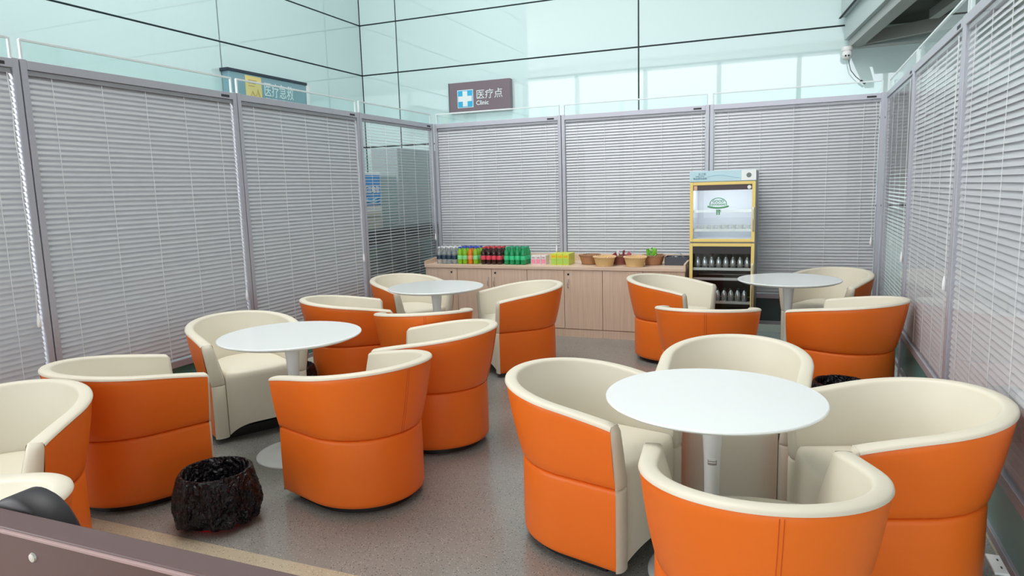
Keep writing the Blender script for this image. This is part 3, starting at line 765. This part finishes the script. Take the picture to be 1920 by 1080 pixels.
# ------------------------------------------------------------------ fridge
def fridge():
    FX0, FX1, FY0, FY1 = -.925, -.338, 6.74, 7.26
    t = thing('display_fridge', 'yellow-framed glass door display fridge between cabinets and back blinds', 'fridge', (FX0, FY0, 0))
    W = FX1-FX0; D = FY1-FY0
    body = mat('fridge_body_grey', (.30, .31, .33), .35, metal=.2); inn = mat('fridge_interior_white', (.68, .71, .76), .4); blk = mat('fridge_black', (.02, .014, .016), .3)
    g = MB(); g.box((0, .03, .05), (.02, D, 1.645), .002); g.box((W-.02, .03, .05), (W, D, 1.645), .002); g.box((.02, D-.02, .05), (W-.02, D, 1.645))
    g.box((.02, .03, 1.553), (W-.02, D-.02, 1.645)); g.box((.02, .03, .05), (W-.02, D-.02, .12)); g.box((.02, .04, .975), (W-.02, D-.02, 1.0))
    g.build('fridge_body', body, t)
    MB().box((.02, D-.026, 1.0), (W-.02, D-.02, 1.553)).box((.02, .05, 1.0), (.024, D-.026, 1.553)).box((W-.024, .05, 1.0), (W-.02, D-.026, 1.553)).box((.024, .05, 1.0), (W-.024, D-.026, 1.004)).build('upper_interior', inn, t)
    MB().box((.02, D-.026, .12), (W-.02, D-.02, .975)).box((.02, .05, .12), (.024, D-.026, .975)).box((W-.024, .05, .12), (W-.02, D-.026, .975)).box((.024, .05, .12), (W-.024, D-.026, .124)).build('lower_interior', blk, t)
    for s in (.06, W-.06):
        MB().lathe([(0, 0), (.018, 0), (.02, .05), (0, .05)], 12, (s, .1, 0)).build('foot', M_black, t)
    hd = MB().box((-.003, -.004, 1.556), (W+.003, .06, 1.655), .003).build('header_panel', mat('pale_blue_header', (.50, .70, .78), .35), t)
    hd['label'] = 'pale blue printed header'
    MB().box((W-.125, -.0055, 1.560), (W+.002, -.003, 1.652)).build('header_badge_panel', M_white, hd)
    MB().lathe([(0, -.002), (.020, -.002), (.022, 0), (0, 0)], 24, (W-.06, -.0055, 1.606), 'y').build('badge', mat('badge_grey', (.15, .19, .18), .4), hd)
    dk = mat('header_print', (.12, .24, .30), .4)
    text('正工坊', .024, dk, hd, (.075, -.005, 1.618), (R(90), 0, 0))
    text('display cooler', .015, dk, hd, (.050, -.005, 1.602), (R(90), 0, 0))
    text('高品质饮品柜', .021, dk, hd, (.030, -.005, 1.578), (R(90), 0, 0))
    g = MB()
    g.tube([(.16+.36*i/14, -.005, 1.600+.014*math.sin(i*.42)) for i in range(12)], .0016, 5); g.build('header_wave', mat('wave_blue', (.22, .48, .60), .4), hd)
    def door(z0, z1):
        f = MB(); b = .030
        f.box((0, -.002, z0), (b, .028, z1), .003); f.box((W-b, -.002, z0), (W, .028, z1), .003)
        f.box((b, -.002, z1-b*.95), (W-b, .028, z1), .003); f.box((b, -.002, z0), (W-b, .028, z0+b*.95), .003)
        d = f.build('door', M_yellow, t); d['label'] = 'yellow-framed glass door'
        MB().box((b, .012, z0+.028), (W-b, .016, z1-.028)).build('door_glass', glass('door_glass', (.93, .95, .95), 1.1), d)
        h0 = (z0+.10 if z0 > .5 else .30); h1 = h0+.22 if z0 > .5 else z1-.19
        MB().tube([(W-.014, -.002, h0), (W-.014, -.02, h0+.01), (W-.014, -.02, h1-.01), (W-.014, -.002, h1)], .007, 8).build('handle', M_steel, d, smooth=50)
        return d
    d1 = door(.992, 1.552); d2 = door(.13, .978)
    MB().box((.03, .008, 1.475), (W-.03, .0118, 1.524)).build('dark_top_strip', mat('maroon_strip', (.045, .02, .022), .3), d1)
    MB().box((.03, .008, .88), (W-.03, .0118, .949)).build('dark_top_strip', blk, d2)
    MB().lathe([(0, -.004), (.016, -.004), (.018, 0), (0, 0)], 16, (W-.055, .008, 1.497), 'y').build('round_sticker', M_white, d1)
    MB().box((.036, .005, 1.478), (.066, .008, 1.520)).build('square_sticker', mat('sticker_pink', (.75, .45, .30), .4), d1)
    # green emblem on the upper glass
    gr = mat('emblem_green', (.10, .33, .16), .45); cx, cz = W*.44, 1.345
    g = MB(); pts = [(cx+.075*math.cos(a_), .008, cz+.058*math.sin(a_)) for a_ in [R(-12+204*i/24) for i in range(25)]]
    g.tube(pts, .004, 6)
    g.tube([(cx+(.095*(i/10*2-1)), .008, cz-.030-.016*(1-(i/10*2-1)**2)+.012) for i in range(11)], .009, 6)
    g.box((cx-.016, .006, cz-.10), (cx-.004, .010, cz-.05)); g.box((cx+.004, .006, cz-.10), (cx+.016, .010, cz-.05))
    g.build('emblem', gr, d1); 
    text('GOOD', .034, gr, d1, (cx, .009, cz+.016), (R(90), 0, 0), align='CENTER', bold=.0012)
    text('GOODGAS', .026, gr, d1, (cx, .009, cz-.012), (R(90), 0, 0), align='CENTER', bold=.0012)
    # shelves
    def shelf(z, m):
        g = MB()
        for i in range(26): g.box((.03+i*(W-.06)/25-.0012, .06, z-.0012), (.03+i*(W-.06)/25+.0012, D-.03, z+.0012))
        for y in (.055, .2, D-.03): g.box((.025, y-.0025, z-.003), (W-.025, y+.0025, z+.003))
        g.box((.028, .05, z-.003), (W-.028, .054, z+.022)); g.build('wire_shelf', m, t)
    wire = mat('wire_chrome', (.75, .77, .78), .25, metal=.6)
    for z in (1.09, 1.27): shelf(z, wire)
    for z in (.72, .625, .40): shelf(z, wire)
    return FX0, FY0, W
FX0, FY0, FW = fridge()
l_ = area('fridge_lamp', (FX0+FW/2, FY0+.10, 1.545), FW-.1, .03, 3.5, rot=(R(20), 0, 0), col=(.95, .98, 1))
def can(name, mat_, x, y, z, label, group, h_=.11, r=.024, cap=None):
    t = thing(name, label, 'bottle' if cap else 'cup', (x, y, z), 0, group)
    MB().lathe([(0, 0), (r*.85, 0), (r, .008), (r, h_*.62), (r*.8, h_*.78), (r*.5, h_*.9), (r*.5, h_), (0, h_)] if cap else [(0, 0), (r*.72, 0), (r, h_), (r*.93, h_), (r*.66, .004), (0, .004)], 16).build('vessel', mat_, t, smooth=50)
    if cap: MB().lathe([(0, h_+.012), (r*.56, h_+.01), (r*.56, h_-.008), (0, h_-.008)], 12).build('cap', cap, t)
    return t
wc = mat('white_cup', (.85, .87, .88), .35); sv = mat('silver_bottle', (.62, .65, .67), .16, metal=.75); dkc = mat('dark_bottle', (.03, .05, .04), .15)
c0 = None
for i in range(8):
    x = FX0+.07+i*.064; l = 'white cup on the upper fridge shelf, number %s from the left' % ('one', 'two', 'three', 'four', 'five', 'six', 'seven', 'eight')[i]
    if c0 is None: c0 = can('white_cup', wc, x, FY0+.12, 1.0925, l, 'cups on the upper fridge shelf', .055, .026)
    else: dup(c0, (x, FY0+.12, 1.0925), i, l)
s0 = None
for i in range(8):
    x = FX0+.065+i*.065; l = 'silver bottle on the middle fridge shelf, number %s from the left' % ('one', 'two', 'three', 'four', 'five', 'six', 'seven', 'eight')[i]
    if s0 is None: s0 = can('silver_bottle', sv, x, FY0+.11, .7225, l, 'silver bottles in the fridge', .125, .026, dkc)
    else: dup(s0, (x, FY0+.11, .7225), i, l)
for i in range(5):
    x = FX0+.25+i*.062; dup(s0, (x, FY0+.13, .4025), i, 'silver bottle on the lowest fridge shelf, number %s from the left' % ('one', 'two', 'three', 'four', 'five')[i])

# ------------------------------------------------------------------ floor socket plate
t = thing('floor_socket', 'white twin socket plate on the beige floor by the right-hand partition', 'socket', (.80, 3.08, 0), 0)
MB().box((-.045, -.075, 0), (.045, .075, .012), .003).build('plate', M_white, t)
for y in (-.03, .03):
    g = MB()
    for s in (-.012, .012): g.box((s-.003, y-.008, .0118), (s+.003, y+.008, .0128))
    g.build('socket_slots', M_black, t)

# ------------------------------------------------------------------ bench in the lower left foreground
t = thing('waiting_bench', 'dark brown bench back with a black armrest in the lower left foreground', 'bench', (-1.2, .90, 0))
g = MB(); g.box((-.56, -.025, .62), (.72, .035, .85), .004); g.build('backrest', M_brown, t)
MB().box((-.56, -.032, .838), (.72, -.024, .845), .001).build('backrest_lit_edge', M_brownl, t)  # lit chamfer highlight painted as a lighter strip
MB().box((-.54, .06, .40), (.70, .46, .44), .01).build('seat', M_brown, t)
MB().lathe([(0, -.005), (.009, -.004), (.011, 0), (0, .001)], 16, (-.27, -.025, .795), 'y').build('bolt', M_steel, t, smooth=40)
for x in (-.45, .6):
    MB().tube([(x, .0, .66), (x, .05, .42), (x, .05, .012)], .02, 10).build('leg', M_black, t, smooth=50)
    MB().box((x-.03, -.12, 0), (x+.03, .42, .02), .005).build('foot', M_black, t)
pts = [(-.42+.16*math.cos(a_)*1.0, .10, .72+.19*math.sin(a_)) for a_ in [math.pi*i/16 for i in range(17)]]
g = MB(); rows = []
for y, s in ((.045, .94), (.055, 1), (.115, 1), (.125, .94)):
    rows.append([(-.44+.135*s*math.cos(a_), y, .70+.168*s*math.sin(a_)) for a_ in [math.pi*i/24 for i in range(25)]])
vs = grid(g, rows); g.bm.faces.new(vs[0]); g.bm.faces.new(vs[-1][::-1])
g.bm.faces.new([v[0] for v in vs]+[v[-1] for v in vs][::-1])
g.build('armrest', mat('black_padded_vinyl', (.012, .008, .012), .5), t, smooth=50)
